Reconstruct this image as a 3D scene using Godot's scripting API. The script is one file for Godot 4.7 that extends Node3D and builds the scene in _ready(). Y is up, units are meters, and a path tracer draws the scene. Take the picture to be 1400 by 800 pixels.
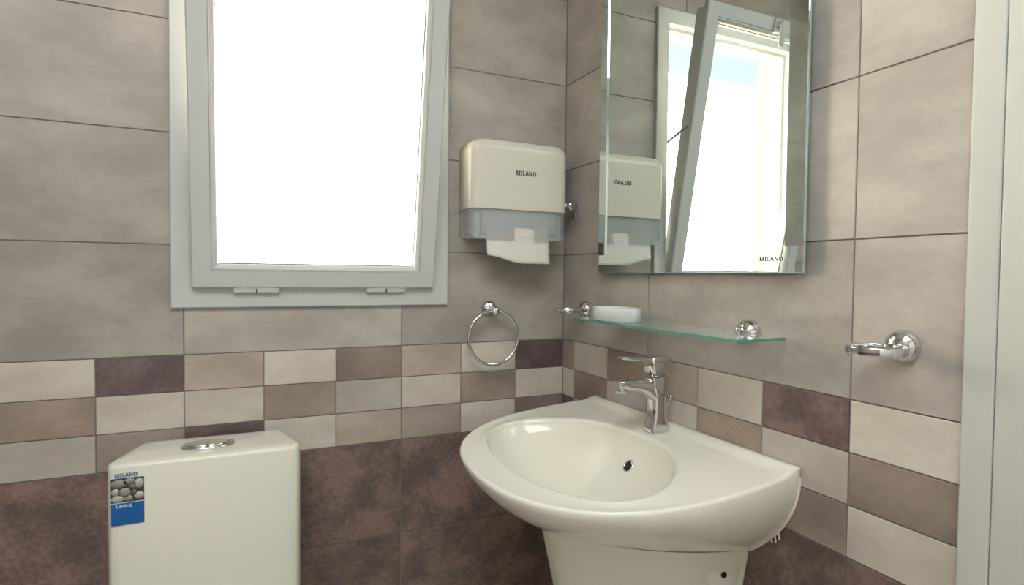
extends Node3D
# A small tiled washroom: tilted window on the back wall (z = 0), basin, mirror and shelf on the right wall (x = 0).

const TILE_W := 0.5
const MOS_W := 0.16667
const MOS_TOP := 1.0
const SEAM_BACK := -0.4905      # a vertical joint of the back wall
const SEAM_RIGHT := 0.3984      # a vertical joint of the right wall
const ROOM_L := -1.75
const ROOM_F := 2.7
const CEIL := 2.5
const ADDED_LAMP := 0.36  # energy of the added fill light
const BASIN_Z := 0.499

var used := {}
var mats := {}
var rng := RandomNumberGenerator.new()

# ---------------------------------------------------------------- mesh helpers
class Buf:
	var v := PackedVector3Array()
	var g := PackedInt32Array()
	var uv := PackedVector2Array()
	var grp := 0
	var has_uv := false
	func tri(a: Vector3, b: Vector3, c: Vector3) -> void:
		if (b - a).cross(c - a).length_squared() < 1e-18: return
		v.push_back(a); v.push_back(b); v.push_back(c)
		g.push_back(grp)
	func quad(a: Vector3, b: Vector3, c: Vector3, d: Vector3) -> void:
		tri(a, b, c); tri(a, c, d)
	func box(a: Vector3, b: Vector3) -> void:
		var p := []
		for i in 8: p.append(Vector3(b.x if i & 1 else a.x, b.y if i & 2 else a.y, b.z if i & 4 else a.z))
		var keep := grp
		grp = -1
		for f in [[0, 2, 3, 1], [4, 5, 7, 6], [0, 1, 5, 4], [2, 6, 7, 3], [0, 4, 6, 2], [1, 3, 7, 5]]:
			quad(p[f[0]], p[f[1]], p[f[2]], p[f[3]])
		grp = keep
	# rings of equal length; each closed ring is joined to the next
	func loft(rings: Array, closed := true, cap_a := true, cap_b := true) -> void:
		for k in rings.size() - 1:
			var a: PackedVector3Array = rings[k]
			var b: PackedVector3Array = rings[k + 1]
			var n := a.size()
			for i in (n if closed else n - 1):
				var j := (i + 1) % n
				quad(a[i], a[j], b[j], b[i])
		if cap_a: fan(rings[0], true)
		if cap_b: fan(rings[rings.size() - 1], false)
	func fan(r: PackedVector3Array, back: bool) -> void:
		var c := Vector3.ZERO
		for p in r: c += p
		c /= r.size()
		var keep := grp
		grp = -1
		for i in r.size():
			var j := (i + 1) % r.size()
			if back: tri(c, r[j], r[i])
			else: tri(c, r[i], r[j])
		grp = keep

func commit(b: Buf) -> ArrayMesh:
	var vol := 0.0
	for i in range(0, b.v.size(), 3):
		vol += b.v[i].dot(b.v[i + 1].cross(b.v[i + 2]))
	var st := SurfaceTool.new()
	st.begin(Mesh.PRIMITIVE_TRIANGLES)
	for i in range(0, b.v.size(), 3):
		st.set_smooth_group(b.g[i / 3])
		st.add_vertex(b.v[i])
		if vol > 0.0:
			st.add_vertex(b.v[i + 2]); st.add_vertex(b.v[i + 1])
		else:
			st.add_vertex(b.v[i + 1]); st.add_vertex(b.v[i + 2])
	st.generate_normals()
	return st.commit()

func lathe(b: Buf, prof: Array, n := 32, xf := Transform3D.IDENTITY, cap := true) -> void:
	var rings := []
	for p in prof:
		var r := PackedVector3Array()
		for i in n:
			var a := TAU * i / n
			r.push_back(xf * Vector3(p[0] * cos(a), p[1], p[0] * sin(a)))
		rings.append(r)
	b.loft(rings, true, cap, cap)

func tube(b: Buf, path: PackedVector3Array, rad: float, closed := false, n := 12, squash := Vector2.ONE) -> void:
	var rings := []
	var m := path.size()
	var up := Vector3(0.123, 0.97, 0.21).normalized()
	for i in m:
		var t := (path[(i + 1) % m] - path[(i - 1 + m) % m]) if closed else (path[mini(i + 1, m - 1)] - path[maxi(i - 1, 0)])
		t = t.normalized()
		var s := t.cross(up).normalized()
		up = s.cross(t).normalized()
		var r := PackedVector3Array()
		for k in n:
			var a := TAU * k / n
			r.push_back(path[i] + (s * cos(a) * squash.x + up * sin(a) * squash.y) * rad)
		rings.append(r)
	if closed:
		rings.append(rings[0])
		b.loft(rings, true, false, false)
	else:
		b.loft(rings)

func torus(b: Buf, c: Vector3, axis_x: Vector3, axis_y: Vector3, big: float, small: float, n := 64, m := 14) -> void:
	var nz := axis_x.cross(axis_y)
	var rings := []
	for i in n + 1:
		var a := TAU * i / n
		var d := axis_x * cos(a) + axis_y * sin(a)
		var r := PackedVector3Array()
		for k in m:
			var e := TAU * k / m
			r.push_back(c + d * (big + small * cos(e)) + nz * small * sin(e))
		rings.append(r)
	b.loft(rings, true, false, false)

func rbox(b: Buf, c: Vector3, size: Vector3, r: float, seg := 3) -> void:
	var h := size / 2.0 - Vector3.ONE * r
	var lst := []
	for i in seg + 1: lst.append([-1.0, tan(-PI / 4.0 + PI / 4.0 * i / seg)])
	for i in seg + 1: lst.append([1.0, tan(PI / 4.0 * i / seg)])
	for ax in 3:
		for sg in [-1.0, 1.0]:
			for i in lst.size() - 1:
				for j in lst.size() - 1:
					var q := []
					for o in [[0, 0], [1, 0], [1, 1], [0, 1]]:
						var u = lst[i + o[0]]
						var w = lst[j + o[1]]
						var inner := Vector3.ZERO
						var d := Vector3.ZERO
						inner[ax] = sg; d[ax] = sg
						inner[(ax + 1) % 3] = u[0]; d[(ax + 1) % 3] = u[1]
						inner[(ax + 2) % 3] = w[0]; d[(ax + 2) % 3] = w[1]
						q.append(c + inner * h + d.normalized() * r)
					if sg > 0: b.quad(q[0], q[3], q[2], q[1])
					else: b.quad(q[0], q[1], q[2], q[3])

# a rectangular frame: profile points are (inset from the outer edge, z)
func frame_ring(b: Buf, x0: float, x1: float, y0: float, y1: float, prof: Array) -> void:
	b.grp = -1
	var n := prof.size()
	for i in n:
		var p = prof[i]
		var q = prof[(i + 1) % n]
		var a := _rect(x0, x1, y0, y1, p[0], p[1])
		var c := _rect(x0, x1, y0, y1, q[0], q[1])
		for k in 4:
			var l := (k + 1) % 4
			b.quad(a[k], a[l], c[l], c[k])

func _rect(x0: float, x1: float, y0: float, y1: float, d: float, z: float) -> PackedVector3Array:
	return PackedVector3Array([Vector3(x0 + d, y0 + d, z), Vector3(x1 - d, y0 + d, z), Vector3(x1 - d, y1 - d, z), Vector3(x0 + d, y1 - d, z)])

# outline of a rounded rectangle in the plane (u, w), centre (cu, cw)
func rrect(cu: float, cw: float, hu: float, hw: float, r: float, seg := 5) -> PackedVector2Array:
	var o := PackedVector2Array()
	for k in 4:
		var su: float = [1, -1, -1, 1][k]
		var sw: float = [1, 1, -1, -1][k]
		for i in seg + 1:
			var a := PI / 2.0 * (k + float(i) / seg)
			o.push_back(Vector2(cu + su * (hu - r) + r * cos(a), cw + sw * (hw - r) + r * sin(a)))
	return o

func spline(pts: Array, n: int) -> PackedVector2Array:
	var o := PackedVector2Array()
	var m := pts.size()
	for i in n:
		var t := float(i) / (n - 1) * (m - 1)
		var k := mini(int(t), m - 2)
		var p0: Vector2 = pts[maxi(k - 1, 0)]
		var p3: Vector2 = pts[mini(k + 2, m - 1)]
		var a: Vector2 = pts[k]
		var c: Vector2 = pts[k + 1]
		o.push_back(a.cubic_interpolate(c, p0, p3, t - k))
	return o

# ---------------------------------------------------------------- nodes
func numbered(called: String) -> String:
	used[called] = used.get(called, -1) + 1
	return called if used[called] == 0 else "%s_%03d" % [called, used[called]]

func thing(called: String, label: String, category: String, at := Vector3.ZERO, group := "") -> Node3D:
	var o := Node3D.new()
	o.name = numbered(called)
	add_child(o)
	o.position = at
	o.set_meta("label", label)
	o.set_meta("category", category)
	if group != "": o.set_meta("group", group)
	return o

func part(called: String, b: Buf, m: Material, parent: Node = self, label := "") -> MeshInstance3D:
	return part_mesh(called, commit(b), m, parent, label)

func part_mesh(called: String, mesh: Mesh, m: Material, parent: Node = self, label := "") -> MeshInstance3D:
	var o := MeshInstance3D.new()
	o.name = called
	o.mesh = mesh
	o.material_override = m
	o.cast_shadow = GeometryInstance3D.SHADOW_CASTING_SETTING_ON
	parent.add_child(o, true)
	if label != "": o.set_meta("label", label)
	return o

func structure(o: Node, label: String) -> void:
	o.set_meta("kind", "structure")
	o.set_meta("label", label)

func lettering(called: String, text: String, height: float, m: Material, parent: Node, at: Vector3, turn := 0.0, wide := 1.0) -> MeshInstance3D:
	var f := SystemFont.new()
	f.font_names = PackedStringArray(["Droid Sans"])
	f.font_weight = 700
	var t := TextMesh.new()
	t.font = f
	t.text = text
	t.font_size = 64
	t.pixel_size = height / 46.0
	t.depth = 0.0006
	var o := part_mesh(called, t, m, parent)
	o.position = at
	o.rotation.y = turn
	o.scale = Vector3(wide, 1, 1)
	return o

# ---------------------------------------------------------------- materials
func plain(c: Color, rough: float, metal := 0.0, spec := 0.5) -> StandardMaterial3D:
	var m := StandardMaterial3D.new()
	m.albedo_color = c
	m.roughness = rough
	m.metallic = metal
	m.metallic_specular = spec
	return m

func noise(s: int, freq: float, octaves := 4) -> FastNoiseLite:
	var n := FastNoiseLite.new()
	n.seed = s
	n.noise_type = FastNoiseLite.TYPE_SIMPLEX_SMOOTH
	n.frequency = freq
	n.fractal_type = FastNoiseLite.FRACTAL_FBM
	n.fractal_octaves = octaves
	n.fractal_gain = 0.55
	return n

func mottled(s: int, lo: Color, hi: Color, fleck: float) -> ImageTexture:
	var size := 512
	var cloud := noise(s, 0.006, 5).get_seamless_image(size, size)
	var fine := noise(s + 7, 0.06, 3).get_seamless_image(size, size)
	var img := Image.create(size, size, false, Image.FORMAT_RGB8)
	for y in size:
		for x in size:
			var c := cloud.get_pixel(x, y).r
			var t := clampf((c - 0.5) * 1.5 + 0.5 + (fine.get_pixel(x, y).r - 0.5) * fleck, 0, 1)
			img.set_pixel(x, y, lo.lerp(hi, t))
	img.generate_mipmaps()
	return ImageTexture.create_from_image(img)

func make_materials() -> void:
	# glazed stoneware tiles: five colours, four cuts of the pattern each
	var kinds := {
		"upper": [Color8(167, 160, 152), Color8(192, 185, 176), 0.35],
		"light": [Color8(191, 182, 171), Color8(212, 204, 193), 0.35],
		"mid": [Color8(166, 154, 142), Color8(188, 176, 163), 0.4],
		"brown": [Color8(142, 127, 116), Color8(168, 152, 139), 0.5],
		"dark": [Color8(96, 81, 82), Color8(126, 108, 105), 0.8],
		"lower": [Color8(102, 84, 80), Color8(143, 120, 112), 0.9]}
	var bump := ImageTexture.create_from_image(noise(91, 0.05, 4).get_seamless_image(512, 512))
	var s := 11
	for k in kinds:
		var d = kinds[k]
		var tex := mottled(s, d[0], d[1], d[2])
		s += 13
		mats[k] = []
		for v in 4:
			var m := plain(Color(1, 1, 1).darkened(0.045 * (v % 3)), 0.5)
			m.albedo_texture = tex
			m.uv1_triplanar = true
			m.uv1_world_triplanar = true
			m.uv1_scale = Vector3(1.9, 2.1, 1.9) if k == "lower" or k == "dark" else Vector3(1.1, 2.0, 1.1)
			m.uv1_offset = Vector3(0.37 * v, 0.23 * v, 0.61 * v)
			m.heightmap_enabled = true
			m.heightmap_texture = bump
			m.heightmap_scale = 0.02
			mats[k].append(m)
	mats.grout = plain(Color8(138, 128, 118), 0.9)
	mats.plaster = plain(Color8(200, 184, 156), 0.9)
	mats.ceiling = plain(Color8(238, 236, 230), 0.9)
	mats.floor = plain(Color8(206, 200, 190), 0.5)
	mats.pvc = plain(Color8(200, 201, 200), 0.35)
	mats.paint = plain(Color8(194, 195, 187), 0.4)
	mats.ceramic = plain(Color8(232, 229, 216), 0.08)
	mats.chrome = plain(Color8(214, 214, 214), 0.07, 1.0)
	mats.steel = plain(Color8(150, 150, 150), 0.3, 1.0)
	mats.black = plain(Color8(18, 18, 18), 0.4)
	mats.abs_white = plain(Color8(215, 211, 198), 0.28)
	mats.paper = plain(Color8(224, 221, 213), 0.9)
	mats.mirror = plain(Color8(226, 234, 230), 0.0, 1.0)
	mats.strip = plain(Color8(222, 234, 230), 0.04, 1.0)
	mats.glass_edge = plain(Color8(150, 190, 180), 0.1)
	mats.rubber = plain(Color8(70, 70, 70), 0.6)
	mats.sealant = plain(Color8(222, 214, 200), 0.5)
	mats.plate = plain(Color8(206, 212, 212), 0.35)
	mats.ink = plain(Color8(60, 62, 64), 0.6)
	mats.ink_white = plain(Color8(205, 225, 240), 0.6)
	mats.ink_blue = plain(Color8(52, 110, 160), 0.6)
	mats.blue = plain(Color8(0, 92, 158), 0.45)
	mats.pebble = [plain(Color8(150, 147, 138), 0.5), plain(Color8(186, 182, 172), 0.5), plain(Color8(112, 110, 106), 0.5)]
	mats.print_dark = plain(Color8(62, 62, 60), 0.5)
	var pane := plain(Color(0.9, 0.97, 0.95, 0.06), 0.0)
	pane.transparency = BaseMaterial3D.TRANSPARENCY_ALPHA
	mats.pane = pane
	var sg := plain(Color(0.80, 0.93, 0.88, 0.16), 0.0)
	sg.transparency = BaseMaterial3D.TRANSPARENCY_ALPHA
	mats.shelf_glass = sg
	var se := plain(Color(0.36, 0.62, 0.54, 0.72), 0.03)
	se.transparency = BaseMaterial3D.TRANSPARENCY_ALPHA
	mats.shelf_edge = se
	var smoke := plain(Color(0.72, 0.74, 0.74, 0.30), 0.12)
	smoke.transparency = BaseMaterial3D.TRANSPARENCY_ALPHA
	mats.smoke = smoke
	mats.facade = plain(Color8(236, 238, 238), 0.9)
	mats.ground = plain(Color8(186, 180, 166), 0.95)

# ---------------------------------------------------------------- walls of tiles
# a wall is described in (s, y): s runs along the wall; put() turns (s, y, depth into the room) into a point
func tile_mesh(rects: Array, put: Callable) -> ArrayMesh:
	var b := Buf.new()
	b.grp = -1
	var c := 0.0008
	for r in rects:
		var q := []
		for lv in [[0.0, -0.007], [0.0, -c], [c, 0.0]]:
			var d: float = lv[0]
			q.append([put.call(r[0] + d, r[2] + d, lv[1]), put.call(r[1] - d, r[2] + d, lv[1]), put.call(r[1] - d, r[3] - d, lv[1]), put.call(r[0] + d, r[3] - d, lv[1])])
		for k in 2:
			for i in 4:
				var j := (i + 1) % 4
				b.quad(q[k][i], q[k][j], q[k + 1][j], q[k + 1][i])
		b.quad(q[2][0], q[2][1], q[2][2], q[2][3])
		b.quad(q[0][3], q[0][2], q[0][1], q[0][0])
	return commit(b)

func cut(r: Array, h: Array) -> Array:      # what is left of rectangle r outside hole h
	if h.is_empty() or r[1] <= h[0] or r[0] >= h[1] or r[3] <= h[2] or r[2] >= h[3]: return [r]
	var o := []
	if r[2] < h[2]: o.append([r[0], r[1], r[2], h[2]])
	if r[3] > h[3]: o.append([r[0], r[1], h[3], r[3]])
	var y0 := maxf(r[2], h[2])
	var y1 := minf(r[3], h[3])
	if r[0] < h[0]: o.append([r[0], h[0], y0, y1])
	if r[1] > h[1]: o.append([h[1], r[1], y0, y1])
	return o

func tile_wall(wall: Node, s0: float, s1: float, seam: float, hole: Array, put: Callable, kind_at: Callable) -> void:
	var gap := 0.00115
	var rows := []
	for k in 3: rows.append([0.25 * k, 0.25 * (k + 1), 0])
	for k in 3: rows.append([0.75 + k / 12.0, 0.75 + (k + 1) / 12.0, 3 - k])
	for k in 6: rows.append([1.0 + 0.25 * k, 1.25 + 0.25 * k, -1])
	for row in rows:
		var w := MOS_W if row[2] > 0 else TILE_W
		var i0 := floori((s0 - seam) / w)
		for i in range(i0, ceili((s1 - seam) / w)):
			var a := maxf(seam + i * w, s0)
			var c := minf(seam + (i + 1) * w, s1)
			if c - a < 0.004: continue
			var left := []
			for r in cut([a + gap, c - gap, row[0] + gap, row[1] - gap], hole):
				if r[1] - r[0] > 0.003 and r[3] - r[2] > 0.003: left.append(r)
			if left.is_empty(): continue
			var kind := "lower" if row[2] == 0 else "upper"
			if row[2] > 0: kind = kind_at.call(i, row[2] - 1)
			part_mesh("tile", tile_mesh(left, put), mats[kind][rng.randi() % 4], wall)

func build_room() -> void:
	var win := [-0.992, -0.39, 1.13, 2.03]
	# back wall with the window opening
	var b := Buf.new()
	var p := Buf.new()
	for r in cut([ROOM_L - 0.12, 0.12, 0.0, CEIL], win):
		b.box(Vector3(r[0], r[2], -0.06), Vector3(r[1], r[3], -0.0022))
		p.box(Vector3(r[0], r[2], -0.16), Vector3(r[1], r[3], -0.06))
	var back := part("wall_back", b, mats.grout)
	structure(back, "greige tiled wall with the window, patchwork band and dark lower tiles")
	part("plaster", p, mats.plaster, back)
	# columns counted leftwards and rightwards from the joint at SEAM_BACK; rows from the top
	var band_b := {2: ["dark", "light", "brown"], 1: ["light", "brown", "light"], 0: ["mid", "light", "mid"],
		-1: ["brown", "light", "mid"], -2: ["light", "brown", "light"], -3: ["mid", "light", "dark"],
		-4: ["dark", "light", "mid"], -5: ["light", "brown", "light"], -6: ["mid", "light", "mid"], -7: ["brown", "light", "mid"], -8: ["light", "brown", "light"]}
	tile_wall(back, ROOM_L, 0.0, SEAM_BACK, win, func(s, y, d): return Vector3(s, y, d), func(i, r): return band_b[i][r])
	# right wall with the door opening
	var dz := 1.075
	b = Buf.new()
	for r in cut([0.0, ROOM_F + 0.12, 0.0, CEIL], [dz, 1.945, -1.0, 2.06]):
		b.box(Vector3(0.0022, r[2], r[0]), Vector3(0.12, r[3], r[1]))
	var right := part("wall_right", b, mats.grout)
	structure(right, "greige tiled wall with patchwork band behind the basin and mirror")
	var band_r := {-3: ["brown", "light", "dark"], -2: ["light", "brown", "light"], -1: ["brown", "light", "mid"],
		0: ["mid", "light", "mid"], 1: ["light", "brown", "light"], 2: ["lower", "light", "brown"], 3: ["light", "brown", "light"],  # top tile in lower-row brown: warmer light on this wall put into its colour
		4: ["mid", "light", "dark"], 5: ["brown", "light", "mid"], 6: ["light", "brown", "light"], 7: ["mid", "light", "dark"],
		8: ["dark", "light", "mid"], 9: ["light", "brown", "light"], 10: ["mid", "light", "mid"], 11: ["mid", "light", "dark"], 12: ["light", "brown", "light"], 13: ["dark", "light", "mid"], 14: ["light", "brown", "light"], 15: ["mid", "light", "mid"], 16: ["brown", "light", "mid"]}
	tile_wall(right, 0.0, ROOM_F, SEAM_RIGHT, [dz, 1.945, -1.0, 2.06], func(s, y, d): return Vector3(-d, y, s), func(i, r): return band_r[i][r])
	# the two walls behind the camera
	b = Buf.new()
	b.box(Vector3(ROOM_L - 0.12, 0, 0), Vector3(ROOM_L - 0.0022, CEIL, ROOM_F))
	var left := part("wall_left", b, mats.grout)
	structure(left, "greige tiled wall beside the toilet")
	tile_wall(left, 0.0, ROOM_F, 0.1, [], func(s, y, d): return Vector3(ROOM_L + d, y, s), func(i, r): return band_r[clampi(i, -2, 16)][r])
	b = Buf.new()
	b.box(Vector3(ROOM_L - 0.12, 0, ROOM_F + 0.0022), Vector3(0.0, CEIL, ROOM_F + 0.12))
	var front := part("wall_front", b, mats.ceiling)
	structure(front, "plain white wall facing the window")
	b = Buf.new()
	b.box(Vector3(ROOM_L - 0.12, -0.12, -0.24), Vector3(0.12, 0, ROOM_F + 0.12))
	structure(part("floor", b, mats.floor), "pale stone floor of the washroom")
	b = Buf.new()
	b.box(Vector3(ROOM_L - 0.12, CEIL, -0.24), Vector3(0.12, CEIL + 0.15, ROOM_F + 0.12))
	structure(part("ceiling", b, mats.ceiling), "plain white ceiling of the washroom")
	# door casing and leaf on the right wall
	var door := Node3D.new()
	door.name = "door_1"
	add_child(door)
	structure(door, "white painted door and casing beside the tumbler holder")
	b = Buf.new()
	rbox(b, Vector3(0.044, 1.04, 1.0735), Vector3(0.112, 2.08, 0.035), 0.003, 2)
	part("casing", b, mats.paint, door)
	b = Buf.new()
	rbox(b, Vector3(0.044, 2.0625, 1.525), Vector3(0.112, 0.035, 0.862), 0.003, 2)
	part("casing", b, mats.paint, door)
	b = Buf.new()
	rbox(b, Vector3(0.044, 1.04, 1.9475), Vector3(0.112, 2.08, 0.035), 0.003, 2)
	part("casing", b, mats.paint, door)
	b = Buf.new()
	rbox(b, Vector3(0.0095, 1.0215, 1.5105), Vector3(0.041, 2.037, 0.8375), 0.003, 2)
	part("door_leaf", b, mats.paint, door)

# ---------------------------------------------------------------- window
func build_window() -> void:
	var w := Node3D.new()
	w.name = "window_1"
	add_child(w)
	structure(w, "white plastic window with its sash tilted into the room")
	var b := Buf.new()
	frame_ring(b, -1.0145, -0.3675, 1.1075, 2.05, [[0, 0.0005], [0, 0.010], [0.002, 0.012], [0.0445, 0.012], [0.0465, 0.010], [0.0465, -0.018], [0.055, -0.020], [0.055, -0.085], [0.026, -0.085], [0.026, 0.0005]])
	part("frame", b, mats.pvc, w)
	# sash: hinged at its lower edge
	var s := Node3D.new()
	s.name = "sash"
	w.add_child(s)
	s.position = Vector3(-0.6925, 1.1565, 0.0135)
	s.rotation.x = deg_to_rad(10.3)
	var hw := 0.2795
	var h := 0.865
	b = Buf.new()
	frame_ring(b, -hw, hw, 0.0, h, [[0, 0.0], [0, 0.015], [0.003, 0.018], [0.040, 0.018], [0.0405, -0.045], [0.012, -0.045], [0.012, 0.0]])
	part("sash_frame", b, mats.pvc, s)
	b = Buf.new()
	frame_ring(b, -hw + 0.0405, hw - 0.0405, 0.0405, h - 0.0405, [[0, -0.02], [0, 0.016], [0.004, 0.0165], [0.011, 0.010], [0.013, 0.003], [0.013, -0.02]])
	part("glazing_bead", b, mats.pvc, s)
	b = Buf.new()
	frame_ring(b, -hw + 0.0535, hw - 0.0535, 0.0535, h - 0.0535, [[-0.006, -0.006], [-0.006, -0.001], [0.0012, -0.001], [0.0012, -0.006]])
	part("gasket", b, mats.rubber, s)
	b = Buf.new()
	b.box(Vector3(-hw + 0.048, 0.048, -0.018), Vector3(hw - 0.048, h - 0.048, -0.006))
	part("pane", b, mats.pane, s, "clear window glass")
	var hd := Buf.new()
	rbox(hd, Vector3(0, h - 0.026, 0.022), Vector3(0.028, 0.044, 0.010), 0.004)
	lathe(hd, [[0.001, 0.0], [0.009, 0.0], [0.009, 0.022], [0.001, 0.022]], 20, Transform3D(Basis(Vector3.RIGHT, PI / 2), Vector3(0, h - 0.022, 0.024)))
	rbox(hd, Vector3(0, h - 0.052, 0.047), Vector3(0.020, 0.078, 0.013), 0.006)
	part("handle", hd, mats.pvc, s, "white window handle on the top rail")
	# hinges under the sash
	for hx in [-0.839, -0.536]:
		var hn := Buf.new()
		for sg in [-1.0, 1.0]:
			lathe(hn, [[0.001, 0.0015], [0.0055, 0.0015], [0.0062, 0.003], [0.0062, 0.047], [0.005, 0.0495], [0.001, 0.0495]], 18, Transform3D(Basis(Vector3.BACK, -PI / 2 * sg), Vector3(hx, 1.1465, 0.0195)))
		var hm := part("hinge", hn, mats.pvc, w)
		var pin := Buf.new()
		lathe(pin, [[0.001, -0.0022], [0.0052, -0.0022], [0.0052, 0.0022], [0.001, 0.0022]], 14, Transform3D(Basis(Vector3.BACK, PI / 2), Vector3(hx, 1.1465, 0.0195)))
		part("pin", pin, mats.black, hm)
	# restrictor arm between frame and sash
	b = Buf.new()
	var a0 := Vector3(-0.4175, 1.622, -0.004)
	var a1 := Vector3(-0.4175, 1.655, 0.096)
	tube(b, PackedVector3Array([a0, a0.lerp(a1, 0.5), a1]), 0.0045, false, 10, Vector2(0.5, 1.0))
	part("restrictor_arm", b, mats.steel, w)

func build_added_lamp() -> void:
	var l := thing("added_ceiling_lamp", "broad opal panel lamp added on the unseen ceiling as fill light", "lamp", Vector3(-1.05, CEIL, 1.65))  # unseen panel added to brighten the room beyond the window light
	var b := Buf.new()
	rbox(b, Vector3(0, -0.0155, 0), Vector3(1.24, 0.030, 0.94), 0.006)
	part("housing", b, mats.pvc, l)
	var glow := plain(Color8(245, 242, 235), 0.6)
	glow.emission_enabled = true
	glow.emission = Color(0.97, 0.99, 1.0)
	glow.emission_energy_multiplier = 0.12
	b = Buf.new()
	b.box(Vector3(-0.60, -0.033, -0.45), Vector3(0.60, -0.031, 0.45))
	part("diffuser", b, glow, l)
	var a := AreaLight3D.new()
	a.name = "light"
	l.add_child(a)
	a.area_size = Vector2(1.2, 0.9)
	a.position = Vector3(0, -0.036, 0)
	a.rotation.x = -PI / 2
	a.light_color = Color(0.97, 0.99, 1.0)
	a.light_energy = ADDED_LAMP
	a.shadow_enabled = true

func build_outside() -> void:
	var b := Buf.new()
	b.box(Vector3(-30, -0.6, -30), Vector3(30, -0.35, 30))
	structure(part("ground", b, mats.ground), "pale ground outside the window")
	b = Buf.new()
	b.box(Vector3(-16, -0.4, -6.0), Vector3(16, 4.52, 0.0))
	var n := thing("neighbouring_building", "sunlit white building seen through the window", "building", Vector3(0.0, 0.0, -6.6))
	n.rotation.y = deg_to_rad(4.0)
	part("facade", b, mats.facade, n)
	b = Buf.new()
	b.box(Vector3(-16.1, 4.52, -6.1), Vector3(16.1, 4.62, 0.04))
	part("parapet", b, mats.facade, n)

# ---------------------------------------------------------------- basin
func outer_contour() -> PackedVector2Array:     # (depth from the wall, sideways), from one back corner round the front to the other
	var half := [Vector2(0, 0.318), Vector2(0.1, 0.3265), Vector2(0.2, 0.325), Vector2(0.28, 0.309), Vector2(0.34, 0.282), Vector2(0.39, 0.244), Vector2(0.43, 0.193), Vector2(0.457, 0.13), Vector2(0.470, 0.065), Vector2(0.4735, 0)]
	var pts := []
	for q in half: pts.append(Vector2(q.x, -q.y))
	for i in range(half.size() - 2, -1, -1): pts.append(half[i])
	var o := spline(pts, 121)
	for i in range(1, 40): o.push_back(Vector2(0, 0.318 - 0.636 * i / 40.0))
	return o

func radius_in(poly: PackedVector2Array, c: Vector2, dir: Vector2) -> float:
	var best := 0.0
	for i in poly.size():
		var j := (i + 1) % poly.size()
		var hit = Geometry2D.segment_intersects_segment(c, c + dir * 2.0, poly[i], poly[j])
		if hit != null: best = maxf(best, (hit - c).length())
	return best

func rim_y(t: float) -> float:
	return 0.860 - 0.085 * t

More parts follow.
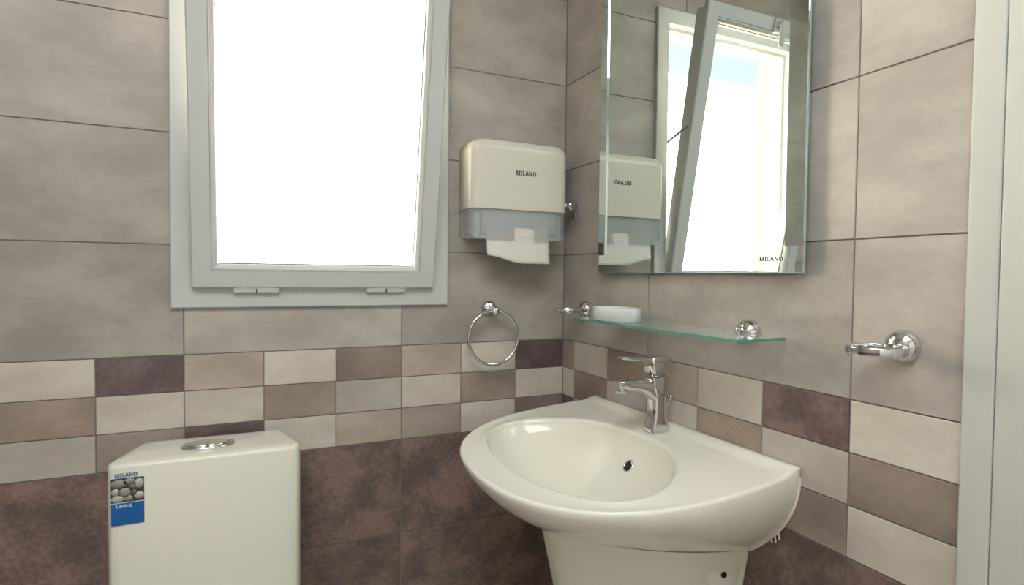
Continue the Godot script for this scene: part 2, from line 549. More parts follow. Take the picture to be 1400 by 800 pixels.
func build_basin() -> void:
	var out := outer_contour()
	var n := out.size()
	var c := Vector2(0.255, 0.005)
	var ih := [Vector2(0.096, 0), Vector2(0.100, 0.06), Vector2(0.115, 0.115), Vector2(0.150, 0.175), Vector2(0.195, 0.220), Vector2(0.245, 0.248), Vector2(0.295, 0.252), Vector2(0.338, 0.230), Vector2(0.372, 0.185), Vector2(0.394, 0.120), Vector2(0.404, 0.06), Vector2(0.4065, 0)]
	var pts := []
	for q in ih: pts.append(q)
	for i in range(ih.size() - 2, 0, -1): pts.append(Vector2(ih[i].x, -ih[i].y))
	pts.append(ih[0])
	var inn := spline(pts, 160)
	var ip := PackedVector2Array()
	var nrm := PackedVector2Array()
	for i in n:
		var d := (out[i] - c).normalized()
		ip.push_back(c + d * radius_in(inn, c, d))
	for i in n:
		var t := (out[(i + 1) % n] - out[(i - 1 + n) % n]).normalized()
		var nn := Vector2(t.y, -t.x)
		if nn.dot(out[i] - c) < 0: nn = -nn
		nrm.push_back(nn)
	var to3 := func(q: Vector2, y: float) -> Vector3: return Vector3(-0.0006 - maxf(q.x, 0.0), y, BASIN_Z + q.y)
	# underside: from the foot outline up to the rim
	var foot_half := [Vector2(0, 0.215), Vector2(0.07, 0.205), Vector2(0.15, 0.178), Vector2(0.22, 0.138), Vector2(0.29, 0.078), Vector2(0.322, 0.03), Vector2(0.328, 0)]
	var fp := []
	for q in foot_half: fp.append(Vector2(q.x, -q.y))
	for i in range(foot_half.size() - 2, -1, -1): fp.append(foot_half[i])
	var foot := spline(fp, 121)
	for i in range(1, 40): foot.push_back(Vector2(0, 0.215 - 0.43 * i / 40.0))
	var rings := []
	var y0 := 0.680
	for k in 15:
		var v := k / 14.0
		var r := PackedVector3Array()
		for i in n:
			var e := 1.0 - pow(1.0 - v, lerpf(2.1, 1.55, smoothstep(0.05, 0.40, out[i].x)))
			var q: Vector2 = foot[i].lerp(out[i] - nrm[i] * 0.0015, e)
			r.push_back(to3.call(q, lerpf(y0 + 0.03 * out[i].x, rim_y(out[i].x) - 0.006, v)))
		rings.append(r)
	# rounded lip
	for k in range(1, 7):
		var a := PI / 2 * k / 6.0
		var r := PackedVector3Array()
		for i in n:
			var q := out[i] - nrm[i] * (0.0015 + 0.0045 * (1.0 - cos(a)))
			if out[i].x < 0.001: q.x = 0.0
			r.push_back(to3.call(q, rim_y(q.x) - 0.006 + 0.006 * sin(a) + ledge(q.x)))
		rings.append(r)
	# deck
	for k in range(1, 15):
		var u := k / 15.0
		var r := PackedVector3Array()
		for i in n:
			var start := out[i] - nrm[i] * 0.006
			if out[i].x < 0.001: start.x = 0.0
			var q := start.lerp(ip[i], u)
			r.push_back(to3.call(q, rim_y(q.x) + ledge(q.x) - 0.002 * sin(PI * u)))
		rings.append(r)
	# bowl
	for k in range(0, 25):
		var u := k / 24.0
		var r := PackedVector3Array()
		for i in n:
			r.push_back(bowl_point(ip[i], c, u))
		rings.append(r)
	var b := Buf.new()
	b.loft(rings, true, true, true)
	var basin := thing("wash_basin", "white ceramic wash basin with mixer tap on the tiled wall", "basin", Vector3.ZERO)
	part("bowl", b, mats.ceramic, basin)
	# overflow ring and waste
	var dirb := Vector2(-1, 0)
	var e0 := c + dirb * radius_in(inn, c, dirb)
	var pa := bowl_point(e0, c, 0.34)
	var pb := bowl_point(e0, c, 0.38)
	var tg := (pb - pa).normalized()
	var nn3 := tg.cross(Vector3(0, 0, 1)).normalized()
	if nn3.x > 0: nn3 = -nn3
	var bs := Basis(Vector3(0, 0, 1), nn3, Vector3(0, 0, 1).cross(nn3))
	var ob := Buf.new()
	lathe(ob, [[0.0108, -0.005], [0.0108, 0.0008], [0.0118, 0.0022], [0.0135, 0.0018], [0.0145, -0.0005], [0.0145, -0.005]], 32, Transform3D(bs, pa), false)
	part("overflow_ring", ob, mats.chrome, basin)
	ob = Buf.new()
	lathe(ob, [[0.0005, -0.004], [0.0110, -0.004], [0.0110, 0.0004], [0.0005, 0.0004]], 24, Transform3D(bs, pa))
	part("overflow_hole", ob, mats.black, basin)
	ob = Buf.new()
	lathe(ob, [[0.0005, -0.004], [0.032, -0.004], [0.033, 0.0005], [0.031, 0.002], [0.026, 0.002], [0.024, 0.006], [0.018, 0.008], [0.0005, 0.009]], 32, Transform3D(Basis.IDENTITY, bowl_point(e0, c, 1.0)))
	part("waste_plug", ob, mats.chrome, basin)
	# sealant bead along the wall at the near and far back corners
	for sg in [-1.0, 1.0]:
		var path := PackedVector3Array()
		for k in 15:
			var v := k / 14.0
			var e := 1.0 - pow(1.0 - v, 2.1)
			var wv := lerpf(0.215, 0.3165, e)
			path.push_back(Vector3(-0.003, lerpf(y0, 0.85, v), BASIN_Z + sg * wv))
		ob = Buf.new()
		tube(ob, path, 0.0035, false, 8)
		if sg > 0:      # ragged ends of the bead
			for d in [[0.728, 0.768, 0.010], [0.735, 0.776, 0.008], [0.722, 0.760, 0.007]]:
				tube(ob, PackedVector3Array([Vector3(-0.004, d[0] + 0.006, d[1]), Vector3(-0.005, d[0] - d[2] * 0.5, d[1] + 0.004), Vector3(-0.004, d[0] - d[2], d[1] + 0.003)]), 0.0018, false, 6)
		part("sealant_bead", ob, mats.sealant, basin)
	build_pedestal(foot, to3)
	build_tap()

func ledge(t: float) -> float:
	return 0.007 * smoothstep(0.034, 0.014, t)

func bowl_point(edge: Vector2, c: Vector2, u: float) -> Vector3:
	# rolls over the edge, falls steeply, flattens to the waste
	var s := 1.0 - pow(u, 1.5) * 0.97
	var drop := 0.125 * (1.0 - pow(1.0 - u, 2.0) * (1.0 + 0.6 * u))
	var q := c.lerp(edge, s)
	var y := lerpf(rim_y(edge.x), rim_y(c.x), 1.0 - s) - drop - 0.0012
	return Vector3(-0.0006 - q.x, y, BASIN_Z + q.y)

func build_pedestal(foot: PackedVector2Array, to3: Callable) -> void:
	var ped := thing("basin_pedestal", "white ceramic half pedestal under the wash basin", "pedestal")
	var b := Buf.new()
	var rings := []
	for k in 13:
		var v := k / 12.0
		var sc := lerpf(0.62, 0.985, pow(v, 0.8))
		var r := PackedVector3Array()
		for q in foot:
			r.push_back(to3.call(Vector2(q.x * lerpf(0.70, 0.985, pow(v, 0.9)), q.y * sc), lerpf(0.30, 0.6785 + 0.03 * q.x * 1.4, v)))
		rings.append(r)
	b.loft(rings)
	part("shell", b, mats.ceramic, ped)
	# raised round boss with the fixing hole on the near side
	var nd := Vector3(-0.22, 0.05, 0.97).normalized()
	var bx := Vector3.UP.cross(nd).normalized()
	var bs := Basis(bx, nd, bx.cross(nd))
	var at := Vector3(-0.050, 0.634, BASIN_Z + 0.194)
	b = Buf.new()
	lathe(b, [[0.034, -0.012], [0.033, 0.003], [0.030, 0.0058], [0.0005, 0.0062]], 32, Transform3D(bs, at))
	part("fixing_boss", b, mats.ceramic, ped)
	b = Buf.new()
	lathe(b, [[0.0005, -0.004], [0.006, -0.004], [0.006, 0.0068], [0.0005, 0.0068]], 20, Transform3D(bs, at))
	part("fixing_hole", b, mats.black, ped)

func sect(cx: float, y: float, hx: float, hz: float, r: float) -> PackedVector3Array:
	var o := PackedVector3Array()
	for q in rrect(cx, 0.5, hx * 0.80, hz * 0.74, r * 0.78, 5): o.push_back(Vector3(q.x, y, q.y))
	return o

func build_tap() -> void:
	var t := thing("mixer_tap", "chrome single lever mixer tap on the basin deck", "tap")
	var b := Buf.new()
	b.loft([sect(-0.0535, 0.853, 0.0285, 0.0265, 0.010), sect(-0.0535, 0.862, 0.0280, 0.026, 0.010), sect(-0.0525, 0.872, 0.0265, 0.0245, 0.011), sect(-0.0515, 0.890, 0.0240, 0.0225, 0.012),
		sect(-0.0510, 0.910, 0.0235, 0.0220, 0.012), sect(-0.0515, 0.930, 0.0250, 0.0225, 0.012), sect(-0.0525, 0.950, 0.0290, 0.0235, 0.012), sect(-0.0530, 0.968, 0.0310, 0.0240, 0.012), sect(-0.0530, 0.974, 0.0300, 0.0230, 0.012)])
	# spout: sections across its run towards the bowl
	var rings := []
	for d in [[-0.040, 0.930, 0.028, 0.021], [-0.062, 0.942, 0.026, 0.0215], [-0.080, 0.9515, 0.0185, 0.021], [-0.100, 0.957, 0.0140, 0.020], [-0.130, 0.961, 0.0105, 0.019], [-0.152, 0.963, 0.0090, 0.018], [-0.160, 0.9635, 0.0065, 0.015]]:
		var r := PackedVector3Array()
		for q in rrect(0.5, d[1], d[3] * 0.76, d[2], minf(d[2], d[3] * 0.76) * 0.7, 5): r.push_back(Vector3(d[0], q.y, q.x))
		rings.append(r)
	b.loft(rings)
	part("body", b, mats.chrome, t)
	b = Buf.new()
	lathe(b, [[0.0005, -0.007], [0.010, -0.007], [0.0125, -0.005], [0.0125, 0.009], [0.0005, 0.009]], 24, Transform3D(Basis(Vector3.BACK, -0.08), Vector3(-0.146, 0.951, 0.5)))
	part("aerator", b, mats.chrome, t)
	b = Buf.new()
	b.loft([sect(-0.0535, 0.9755, 0.020, 0.018, 0.012), sect(-0.0535, 0.981, 0.022, 0.020, 0.012), sect(-0.0535, 0.984, 0.0315, 0.0235, 0.012), sect(-0.0535, 1.006, 0.0325, 0.0235, 0.011), sect(-0.053, 1.0135, 0.0320, 0.023, 0.011), sect(-0.053, 1.0165, 0.029, 0.020, 0.010)])
	rings = []
	for d in [[-0.026, 1.0110, 0.0050, 0.021], [-0.070, 1.0115, 0.0050, 0.021], [-0.100, 1.0135, 0.0042, 0.019], [-0.130, 1.0165, 0.0036, 0.0165], [-0.148, 1.0185, 0.0030, 0.014], [-0.151, 1.0188, 0.0020, 0.012]]:
		var r := PackedVector3Array()
		for q in rrect(0.5, d[1], d[3] * 0.72, d[2], d[2] * 0.9, 4): r.push_back(Vector3(d[0], q.y, q.x))
		rings.append(r)
	b.loft(rings)
	part("lever", b, mats.chrome, t)
	b = Buf.new()
	tube(b, PackedVector3Array([Vector3(-0.034, 0.880, 0.5), Vector3(-0.026, 0.900, 0.5), Vector3(-0.020, 0.915, 0.5), Vector3(-0.017, 0.924, 0.5)]), 0.0022, false, 10)
	lathe(b, [[0.0005, -0.006], [0.004, -0.005], [0.0055, 0.0], [0.004, 0.005], [0.0005, 0.006]], 16, Transform3D(Basis.IDENTITY, Vector3(-0.0145, 0.927, 0.5)))
	part("waste_rod", b, mats.chrome, t)

# ---------------------------------------------------------------- mirror and shelf
func build_mirror() -> void:
	var z0 := 0.216
	var z1 := 0.826
	var y0 := 1.197
	var y1 := 2.10
	var m := thing("wall_mirror", "frameless wall mirror reflecting the window, above the glass shelf", "mirror")
	var b := Buf.new()
	b.box(Vector3(-0.016, y0 + 0.05, z0 + 0.05), Vector3(-0.0005, y1 - 0.05, z1 - 0.05))
	part("backing_board", b, mats.grout, m)
	b = Buf.new()
	b.box(Vector3(-0.0195, y0, z0), Vector3(-0.016, y1, z1))
	part("glass_body", b, mats.glass_edge, m)
	b = Buf.new()
	b.grp = -1
	var c := 0.0015
	var q := []
	for lv in [[0.0, -0.0195], [0.0, -0.0200], [c, -0.0212]]:
		q.append([Vector3(lv[1], y0 + lv[0], z0 + lv[0]), Vector3(lv[1], y0 + lv[0], z1 - lv[0]), Vector3(lv[1], y1 - lv[0], z1 - lv[0]), Vector3(lv[1], y1 - lv[0], z0 + lv[0])])
	for k in 2:
		for i in 4:
			var j := (i + 1) % 4
			b.quad(q[k][i], q[k][j], q[k + 1][j], q[k + 1][i])
	b.quad(q[2][0], q[2][1], q[2][2], q[2][3])
	b.quad(q[0][3], q[0][2], q[0][1], q[0][0])
	part("mirror_face", b, mats.mirror, m)
	# wedge-shaped strips of mirror glass glued along both sides
	for sd in [[z0 + 0.001, z0 + 0.034], [z1 - 0.001, z1 - 0.034]]:
		b = Buf.new()
		b.grp = -1
		var yb := y0 + 0.046
		var xo := -0.0222
		var xi := -0.0245
		var lo := [Vector3(-0.0211, yb, sd[0]), Vector3(xo, yb, sd[0]), Vector3(xi, yb, sd[1]), Vector3(-0.0211, yb, sd[1])]
		var r0 := PackedVector3Array(lo)
		var r1 := PackedVector3Array()
		for p in lo: r1.push_back(p + Vector3(0, y1 - 0.001 - yb, 0))
		b.loft([r0, r1])
		part("bevelled_strip", b, mats.strip, m)
	lettering("printed_name", "MILANO", 0.007, mats.ink, m, Vector3(-0.0213, 1.222, 0.762), -PI / 2, 1.3)

func dome(b: Buf, at: Vector3, rad: float, deep: float) -> void:   # a domed flange on the right wall
	var prof := [[rad, 0.0005], [rad, 0.003]]
	for k in range(1, 9):
		var a := PI / 2 * k / 8.0
		prof.append([maxf(rad * cos(a), 0.0004) * 0.985, 0.003 + (deep - 0.003) * sin(a)])
	lathe(b, prof, 36, Transform3D(Basis(Vector3.BACK, PI / 2), at))

func build_shelf() -> void:
	var s := thing("glass_shelf", "clear green-edged glass shelf on chrome brackets under the mirror", "shelf")
	var b := Buf.new()
	b.box(Vector3(-0.1205, 1.0800, 0.2595), Vector3(-0.007, 1.0860, 0.7835))
	part("glass_plate", b, mats.shelf_glass, s)
	b = Buf.new()
	b.box(Vector3(-0.1220, 1.0803, 0.2580), Vector3(-0.1205, 1.0857, 0.7850))
	b.box(Vector3(-0.1205, 1.0803, 0.7835), Vector3(-0.0070, 1.0857, 0.7850))
	b.box(Vector3(-0.1205, 1.0803, 0.2580), Vector3(-0.0070, 1.0857, 0.2595))
	part("glass_edge", b, mats.shelf_edge, s, "polished green glass edge")
	for z in [0.345, 0.7]:
		b = Buf.new()
		dome(b, Vector3(0, 1.0855, z), 0.026, 0.026)
		for k in b.v.size():        # the clip below the glass is much flatter than the dome above it
			if b.v[k].y < 1.083: b.v[k].y = 1.083 + (b.v[k].y - 1.083) * 0.35
		var br := part("bracket", b, mats.chrome, s)
		b = Buf.new()
		lathe(b, [[0.0005, 0.0], [0.006, 0.0], [0.006, 0.007], [0.0045, 0.009], [0.0005, 0.0095]], 18, Transform3D(Basis(Vector3.BACK, PI / 2), Vector3(-0.0245, 1.0925, z)))
		part("clamp_screw", b, mats.chrome, br)
	var d := thing("soap_dish", "round white dish standing on the glass shelf", "dish", Vector3(-0.079, 1.0862, 0.383))
	b = Buf.new()
	lathe(b, [[0.0005, 0.0], [0.046, 0.0], [0.048, 0.002], [0.0485, 0.028], [0.0475, 0.0305], [0.044, 0.0305], [0.042, 0.028], [0.041, 0.008], [0.038, 0.005], [0.0005, 0.005]], 48, Transform3D(Basis.from_scale(Vector3(0.90, 1.0, 1.5)), Vector3.ZERO))
	part("dish_body", b, mats.plate, d)

func holder(at: Vector3, label: String) -> void:
	var h := thing("tumbler_holder", label, "tumbler holder", at, "chrome tumbler holders on the right wall")
	var b := Buf.new()
	dome(b, Vector3.ZERO, 0.0245, 0.021)
	part("flange", b, mats.chrome, h)
	b = Buf.new()
	rbox(b, Vector3(-0.022, -0.002, 0), Vector3(0.024, 0.015, 0.020), 0.005)
	part("arm", b, mats.chrome, h)
	b = Buf.new()
	var rings := []
	for i in 65:
		var a := TAU * i / 64
		var r := PackedVector3Array()
		for q in rrect(0.0355, -0.002, 0.0024, 0.0062, 0.0022, 3): r.push_back(Vector3(-0.061 + q.x * cos(a), q.y, q.x * sin(a)))
		rings.append(r)
	b.loft(rings, true, false, false)
	part("ring", b, mats.chrome, h)

func build_towel_ring() -> void:
	var t := thing("towel_ring", "round chrome towel ring on the wall below the paper dispenser", "towel ring", Vector3(-0.2435, 1.096, 0))
	var b := Buf.new()
	var prof := [[0.0225, 0.0005], [0.0225, 0.003]]
	for k in range(1, 9):
		var a := PI / 2 * k / 8.0
		prof.append([maxf(0.0225 * cos(a), 0.0004) * 0.985, 0.003 + 0.015 * sin(a)])
	lathe(b, prof, 36, Transform3D(Basis(Vector3.RIGHT, PI / 2), Vector3.ZERO))
	part("flange", b, mats.chrome, t)
	b = Buf.new()
	lathe(b, [[0.0005, 0.0], [0.010, 0.0], [0.010, 0.020], [0.012, 0.024], [0.012, 0.034], [0.009, 0.038], [0.0005, 0.039]], 24, Transform3D(Basis(Vector3.RIGHT, PI / 2), Vector3(0.004, -0.006, 0.012)))
	part("post", b, mats.chrome, t)
	b = Buf.new()
	torus(b, Vector3(0.0, -0.080, 0.040), Vector3.RIGHT, Vector3.UP, 0.074, 0.0042)
	part("ring", b, mats.chrome, t)

# ---------------------------------------------------------------- paper towel dispenser
func plan(hw: float, z1: float, r: float, inset: float) -> PackedVector2Array:   # left side, front, right side, seen from above
	var o := PackedVector2Array()
	o.push_back(Vector2(-hw + inset, 0.002))
	for i in 9:
		var a := PI + PI / 2 * i / 8.0
		o.push_back(Vector2(-hw + r + (r - inset) * cos(a), z1 - r - (r - inset) * sin(a)))
	for i in range(1, 24): o.push_back(Vector2(lerpf(-hw + r, hw - r, i / 24.0), z1 - inset))
	for i in 9:
		var a := PI / 2 - PI / 2 * i / 8.0
		o.push_back(Vector2(hw - r + (r - inset) * cos(a), z1 - r + (r - inset) * sin(a)))
	o.push_back(Vector2(hw - inset, 0.002))
	return o

func build_dispenser() -> void:
	var d := thing("paper_towel_dispenser", "white paper towel dispenser with smoky lower window beside the window", "dispenser", Vector3(-0.1895, 0, 0))
	var b := Buf.new()
	var hw := 0.1445
	var rings := []
	var top := 1.547
	var rt := 0.030
	for k in 12:
		var y := 1.364
		var ins := 0.0
		if k == 1: ins = 0.0; y = 1.44
		if k >= 2:
			var a := PI / 2 * (k - 2) / 9.0
			y = top - rt + rt * sin(a)
			ins = rt * (1.0 - cos(a))
		var r := PackedVector3Array()
		# the top narrows on the sides and leans back slightly at the front
		for q in plan(hw, 0.100, 0.026, 0.0):
			r.push_back(Vector3(q.x * (hw - ins) / hw, y, 0.002 + (q.y - 0.002) * (0.098 - ins * 0.55) / 0.098))
		rings.append(r)
	b.loft(rings)
	part("cover", b, mats.abs_white, d)
	# smoky lower shell with a notch at the middle of its front
	b = Buf.new()
	b.grp = -1
	var o := plan(hw - 0.001, 0.0985, 0.026, 0.0)
	var q2 := plan(hw - 0.001, 0.0985, 0.026, 0.002)
	var y_low := func(p: Vector2) -> float:
		if absf(p.x - 0.012) < 0.031 and p.y > 0.08: return 1.322
		var e := clampf((hw - absf(p.x)) / 0.03, 0.0, 1.0)
		return 1.306 - 0.022 * sqrt(1.0 - (1.0 - e) * (1.0 - e))
	for i in o.size() - 1:
		var m := (o[i] + o[i + 1]) / 2
		var step: bool = absf(m.x - 0.012) < 0.031 and m.y > 0.08
		var ya: float = 1.322 if step else y_low.call(o[i] if not (absf(o[i].x - 0.012) < 0.031 and o[i].y > 0.08) else m)
		var yb: float = 1.322 if step else y_low.call(o[i + 1] if not (absf(o[i + 1].x - 0.012) < 0.031 and o[i + 1].y > 0.08) else m)
		var yt := 1.3635
		var A := Vector3(o[i].x, ya, o[i].y)
		var B := Vector3(o[i + 1].x, yb, o[i + 1].y)
		var C := Vector3(q2[i + 1].x, yb, q2[i + 1].y)
		var D := Vector3(q2[i].x, ya, q2[i].y)
		var up := func(p: Vector3) -> Vector3: return Vector3(p.x, yt, p.z)
		b.quad(A, B, up.call(B), up.call(A))
		b.quad(C, D, up.call(D), up.call(C))
		b.quad(A, D, C, B)
		b.quad(up.call(A), up.call(B), up.call(C), up.call(D))
	part("smoky_window", b, mats.smoke, d, "translucent smoke-grey lower shell")
	b = Buf.new()
	b.box(Vector3(-hw + 0.006, 1.290, 0.002), Vector3(hw - 0.006, 1.3635, 0.006))
	part("back_plate", b, mats.abs_white, d)
	b = Buf.new()
	for sg in [-1.0, 1.0]:
		rbox(b, Vector3(sg * 0.122, 1.322, 0.045), Vector3(0.018, 0.070, 0.070), 0.004, 2)
	rbox(b, Vector3(0.0, 1.292, 0.050), Vector3(0.235, 0.008, 0.080), 0.003, 2)
	part("tray", b, mats.plate, d)
	b = Buf.new()
	rbox(b, Vector3(0, 1.330, 0.048), Vector3(0.222, 0.064, 0.078), 0.004, 2)
	part("lock_bar", b, mats.plate, d)
	# lock and keys on the side next to the corner
	b = Buf.new()
	var side := Transform3D(Basis(Vector3.BACK, -PI / 2), Vector3(hw - 0.001, 1.388, 0.072))
	lathe(b, [[0.0005, 0.0], [0.009, 0.0], [0.009, 0.008], [0.007, 0.011], [0.0005, 0.011]], 20, side)
	var lk := part("lock", b, mats.chrome, d)
	b = Buf.new()
	rbox(b, Vector3(hw + 0.015, 1.388, 0.072), Vector3(0.012, 0.007, 0.0022), 0.001, 2)
	lathe(b, [[0.004, -0.001], [0.0135, -0.001], [0.0135, 0.001], [0.004, 0.001]], 24, Transform3D(Basis(Vector3.RIGHT, PI / 2), Vector3(hw + 0.029, 1.388, 0.072)), false)
	torus(b, Vector3(hw + 0.031, 1.378, 0.072), Vector3.UP, Vector3.BACK, 0.008, 0.0007, 28, 8)
	rbox(b, Vector3(hw + 0.031, 1.362, 0.078), Vector3(0.002, 0.022, 0.008), 0.0008, 2)
	part("key", b, mats.chrome, lk)
	lettering("printed_name", "MILANO", 0.0125, mats.ink, d, Vector3(0.0115, 1.4625, 0.1003), 0.0, 0.88)
	# the paper towel hanging out
	var t := thing("paper_towel", "white folded paper towel hanging from the dispenser", "paper towel", Vector3(-0.1895, 0, 0))
	b = Buf.new()
	var pf := []
	var nu := 16
	var nv := 10
	for th in [0.0, 0.0012]:
		for j in nv + 1:
			var r := PackedVector3Array()
			for i in nu + 1:
				var u := float(i) / nu
				var v := float(j) / nv
				var x := lerpf(-0.098, 0.090, u)
				var yend := lerpf(1.241, 1.221, smoothstep(0.0, 0.55, u))
				var y := lerpf(1.318, yend, v)
				var z := 0.0895 + 0.004 * sin(u * 5.0 + 0.6) * v + 0.006 * v * v
				r.push_back(Vector3(x, y, z - th))
			pf.append(r)
	var fr := pf.slice(0, nv + 1)
	var bk := pf.slice(nv + 1)
	b.loft(fr, false, false, false)
	bk.reverse()
	b.loft(bk, false, false, false)
	for j in nv:
		b.quad(pf[j][0], pf[j + 1][0], pf[nv + 2 + j][0], pf[nv + 1 + j][0])
		b.quad(pf[j + 1][nu], pf[j][nu], pf[nv + 1 + j][nu], pf[nv + 2 + j][nu])
	for i in nu:
		b.quad(pf[nv][i], pf[nv][i + 1], pf[2 * nv + 1][i + 1], pf[2 * nv + 1][i])
	part("sheet", b, mats.paper, t)

# ---------------------------------------------------------------- toilet
func build_toilet() -> void:
	var t := thing("toilet", "white ceramic close-coupled toilet with blue sticker on its tank", "toilet")
	# tank: wider at its front than at the wall
	var b := Buf.new()
	var outl := func(y: float, ins: float) -> PackedVector3Array:
		var base := [Vector2(-1.070 + ins, 0.012 + 0.6 * ins), Vector2(-1.1075 + ins, 0.152 - ins), Vector2(-1.100 + ins, 0.1655 - ins), Vector2(-1.086 + ins, 0.170 - ins), Vector2(-0.93, 0.1725 - ins), Vector2(-0.775 - ins, 0.170 - ins), Vector2(-0.761 - ins, 0.1655 - ins), Vector2(-0.7535 - ins, 0.152 - ins), Vector2(-0.785 - ins, 0.012 + 0.6 * ins)]
		var o := PackedVector3Array()
		for k in base.size():
			var p: Vector2 = base[k]
			var q: Vector2 = base[(k + 1) % base.size()]
			for i in 4: 
				var m := p.lerp(q, i / 4.0)
				o.push_back(Vector3(m.x, y, m.y))
		return o
	b.loft([outl.call(0.40, 0.0), outl.call(0.6, 0.0), outl.call(0.804, 0.0), outl.call(0.808, 0.001), outl.call(0.8115, 0.004), outl.call(0.8130, 0.009), outl.call(0.8135, 0.03)])
	var tank := part("tank", b, mats.ceramic, t)
	# flush button
	b = Buf.new()
	var sc := Transform3D(Basis.from_scale(Vector3(0.052, 1, 0.034)), Vector3(-0.937, 0.8132, 0.098))
	lathe(b, [[0.01, 0.0], [1.0, 0.0], [1.0, 0.003], [0.95, 0.0055], [0.86, 0.0060], [0.82, 0.004], [0.01, 0.004]], 48, sc)
	part("flush_bezel", b, mats.chrome, tank)
	for sg in [-1.0, 1.0]:
		b = Buf.new()
		var low := PackedVector3Array()
		for i in 25:
			var a: float = PI / 2 + sg * PI * i / 24.0
			low.push_back(Vector3(-0.937 - sg * 0.0 + cos(a) * 0.041, 0.8160, 0.098 + sin(a) * 0.026))
		for i in low.size(): low[i].x -= sg * 0.0008
		var hi := PackedVector3Array()
		var tp := PackedVector3Array()
		for p in low:
			hi.push_back(p + Vector3(0, 0.0035, 0))
			tp.push_back(Vector3(-0.937, 0, 0.098) + (p - Vector3(-0.937, 0, 0.098)) * Vector3(0.94, 1, 0.94) + Vector3(0, 0.0055, 0))
		b.loft([low, hi, tp])
		part("flush_button", b, mats.chrome, tank)
	# sticker: printed card of pebbles over a blue field
	b = Buf.new()
	b.box(Vector3(-1.0985, 0.6945, 0.1700), Vector3(-1.0440, 0.7860, 0.1720))
	var st := part("sticker", b, mats.blue, tank, "blue and grey printed sticker")
	b = Buf.new()
	b.box(Vector3(-1.0985, 0.7385, 0.1720), Vector3(-1.0440, 0.7860, 0.1722))
	part("photo_print", b, mats.print_dark, st)
	b = Buf.new()
	b.box(Vector3(-1.0985, 0.7375, 0.1720), Vector3(-1.0440, 0.7388, 0.17225))
	part("white_line", b, mats.ink_white, st)
	var peb := [[-1.086, 0.776, 0.013, 0.008, 0], [-1.068, 0.779, 0.010, 0.006, 0], [-1.052, 0.774, 0.0075, 0.010, 1], [-1.091, 0.760, 0.007, 0.007, 1], [-1.076, 0.758, 0.010, 0.009, 0], [-1.063, 0.768, 0.006, 0.005, 2], [-1.052, 0.750, 0.0085, 0.007, 1], [-1.088, 0.746, 0.0105, 0.007, 1], [-1.070, 0.746, 0.0075, 0.006, 0], [-1.060, 0.757, 0.004, 0.005, 2]]
	for q in peb:
		b = Buf.new()
		lathe(b, [[0.01, 0.0], [1.0, 0.0], [1.0, 0.00012], [0.01, 0.00012]], 18, Transform3D(Basis(Vector3(q[2], 0, 0), Vector3(0, 0, 1), Vector3(0, q[3], 0)), Vector3(q[0], q[1], 0.1722)))
		part("pebble_print", b, mats.pebble[q[4]], st)
	lettering("printed_name", "MILANO", 0.0072, mats.ink_blue, st, Vector3(-1.0735, 0.7925, 0.1722), 0.0, 0.95)
	lettering("printed_code", "1.800-5", 0.006, mats.ink_white, st, Vector3(-1.078, 0.7315, 0.1722))
	# bowl, seat and lid below the frame
	b = Buf.new()
	var rings := []
	for d in [[0.0, 0.115, 0.10, 0.52], [0.05, 0.110, 0.10, 0.51], [0.2, 0.125, 0.08, 0.55], [0.33, 0.170, 0.04, 0.63], [0.385, 0.180, 0.02, 0.655], [0.398, 0.178, 0.02, 0.653]]:
		var r := PackedVector3Array()
		for q in rrect(-0.93, (d[2] + d[3]) / 2, d[1], (d[3] - d[2]) / 2, d[1] * 0.95, 10): r.push_back(Vector3(q.x, d[0], q.y))
		rings.append(r)
	b.loft(rings)
	part("bowl", b, mats.ceramic, t)
	b = Buf.new()
	rings = []
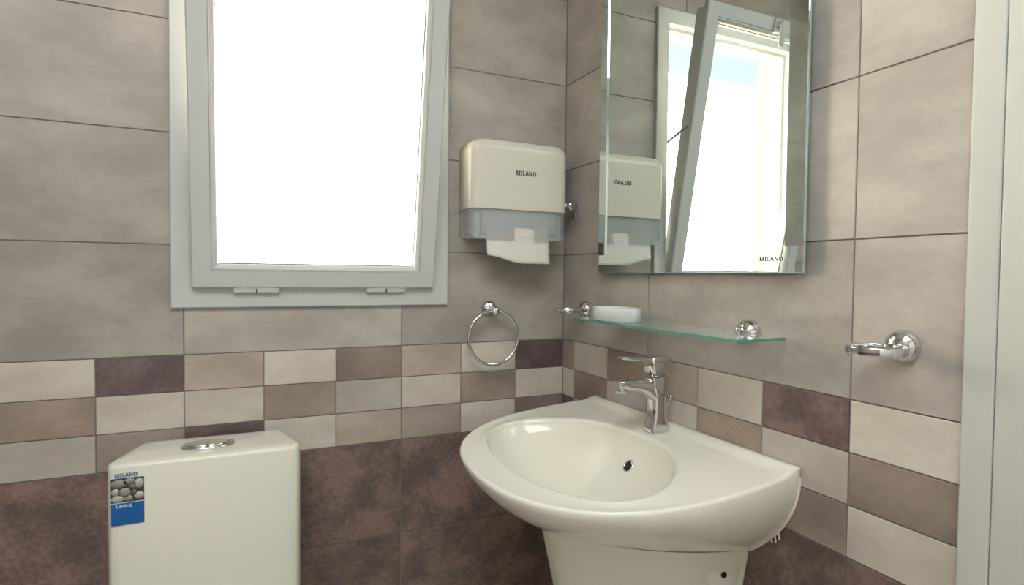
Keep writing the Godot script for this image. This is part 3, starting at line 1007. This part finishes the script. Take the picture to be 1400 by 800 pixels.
	for d in [[0.399, 0.0], [0.415, 0.0], [0.425, 0.006], [0.430, 0.02]]:
		var r := PackedVector3Array()
		for q in rrect(-0.93, 0.43, 0.182 - d[1], 0.228 - d[1], 0.170 - d[1], 10): r.push_back(Vector3(q.x, d[0], q.y))
		rings.append(r)
	b.loft(rings)
	part("seat_lid", b, mats.pvc, t)

# ----------------------------------------------------------------
func _ready() -> void:
	rng.seed = 5
	var cam := Camera3D.new()
	cam.name = "camera"
	add_child(cam)
	cam.position = Vector3(-0.84901, 1.18882, 1.47713)
	cam.rotation = Vector3(-0.030219, -0.430428, 0.010180)
	cam.fov = rad_to_deg(2.0 * atan(400.0 / 774.39))
	cam.near = 0.02
	cam.current = true
	var sky_mat := ProceduralSkyMaterial.new()
	sky_mat.sky_top_color = Color(0.87, 0.945, 0.96)
	sky_mat.sky_horizon_color = Color(0.90, 0.96, 0.97)
	sky_mat.ground_bottom_color = Color(0.60, 0.58, 0.52)
	sky_mat.ground_horizon_color = Color(0.86, 0.94, 0.98)
	sky_mat.sky_curve = 0.15
	sky_mat.sun_angle_max = 1.0
	var sky := Sky.new()
	sky.sky_material = sky_mat
	var env := Environment.new()
	env.background_mode = Environment.BG_SKY
	env.sky = sky
	env.background_energy_multiplier = 0.205
	env.tonemap_mode = Environment.TONE_MAPPER_LINEAR
	env.tonemap_exposure = 7.5
	env.sdfgi_enabled = true
	env.ssao_enabled = true
	env.ssil_enabled = true
	var we := WorldEnvironment.new()
	we.name = "environment"
	we.environment = env
	add_child(we)
	var sun := DirectionalLight3D.new()
	sun.name = "sun"
	add_child(sun)
	sun.look_at_from_position(Vector3(4, 9, 7), Vector3(0, 0, -1))
	sun.light_color = Color(1.0, 0.95, 0.87)
	sun.light_energy = 3.4
	sun.light_angular_distance = 0.6
	sun.shadow_enabled = true

	make_materials()
	build_room()
	build_added_lamp()
	build_window()
	build_outside()
	build_basin()
	build_mirror()
	build_toilet()
	build_dispenser()
	build_shelf()
	holder(Vector3(0, 1.096, 0.126), "chrome tumbler holder in the corner beside the glass shelf's dish end")
	holder(Vector3(0, 1.0925, 0.9755), "chrome tumbler holder between the glass shelf and the white door casing")
	build_towel_ring()
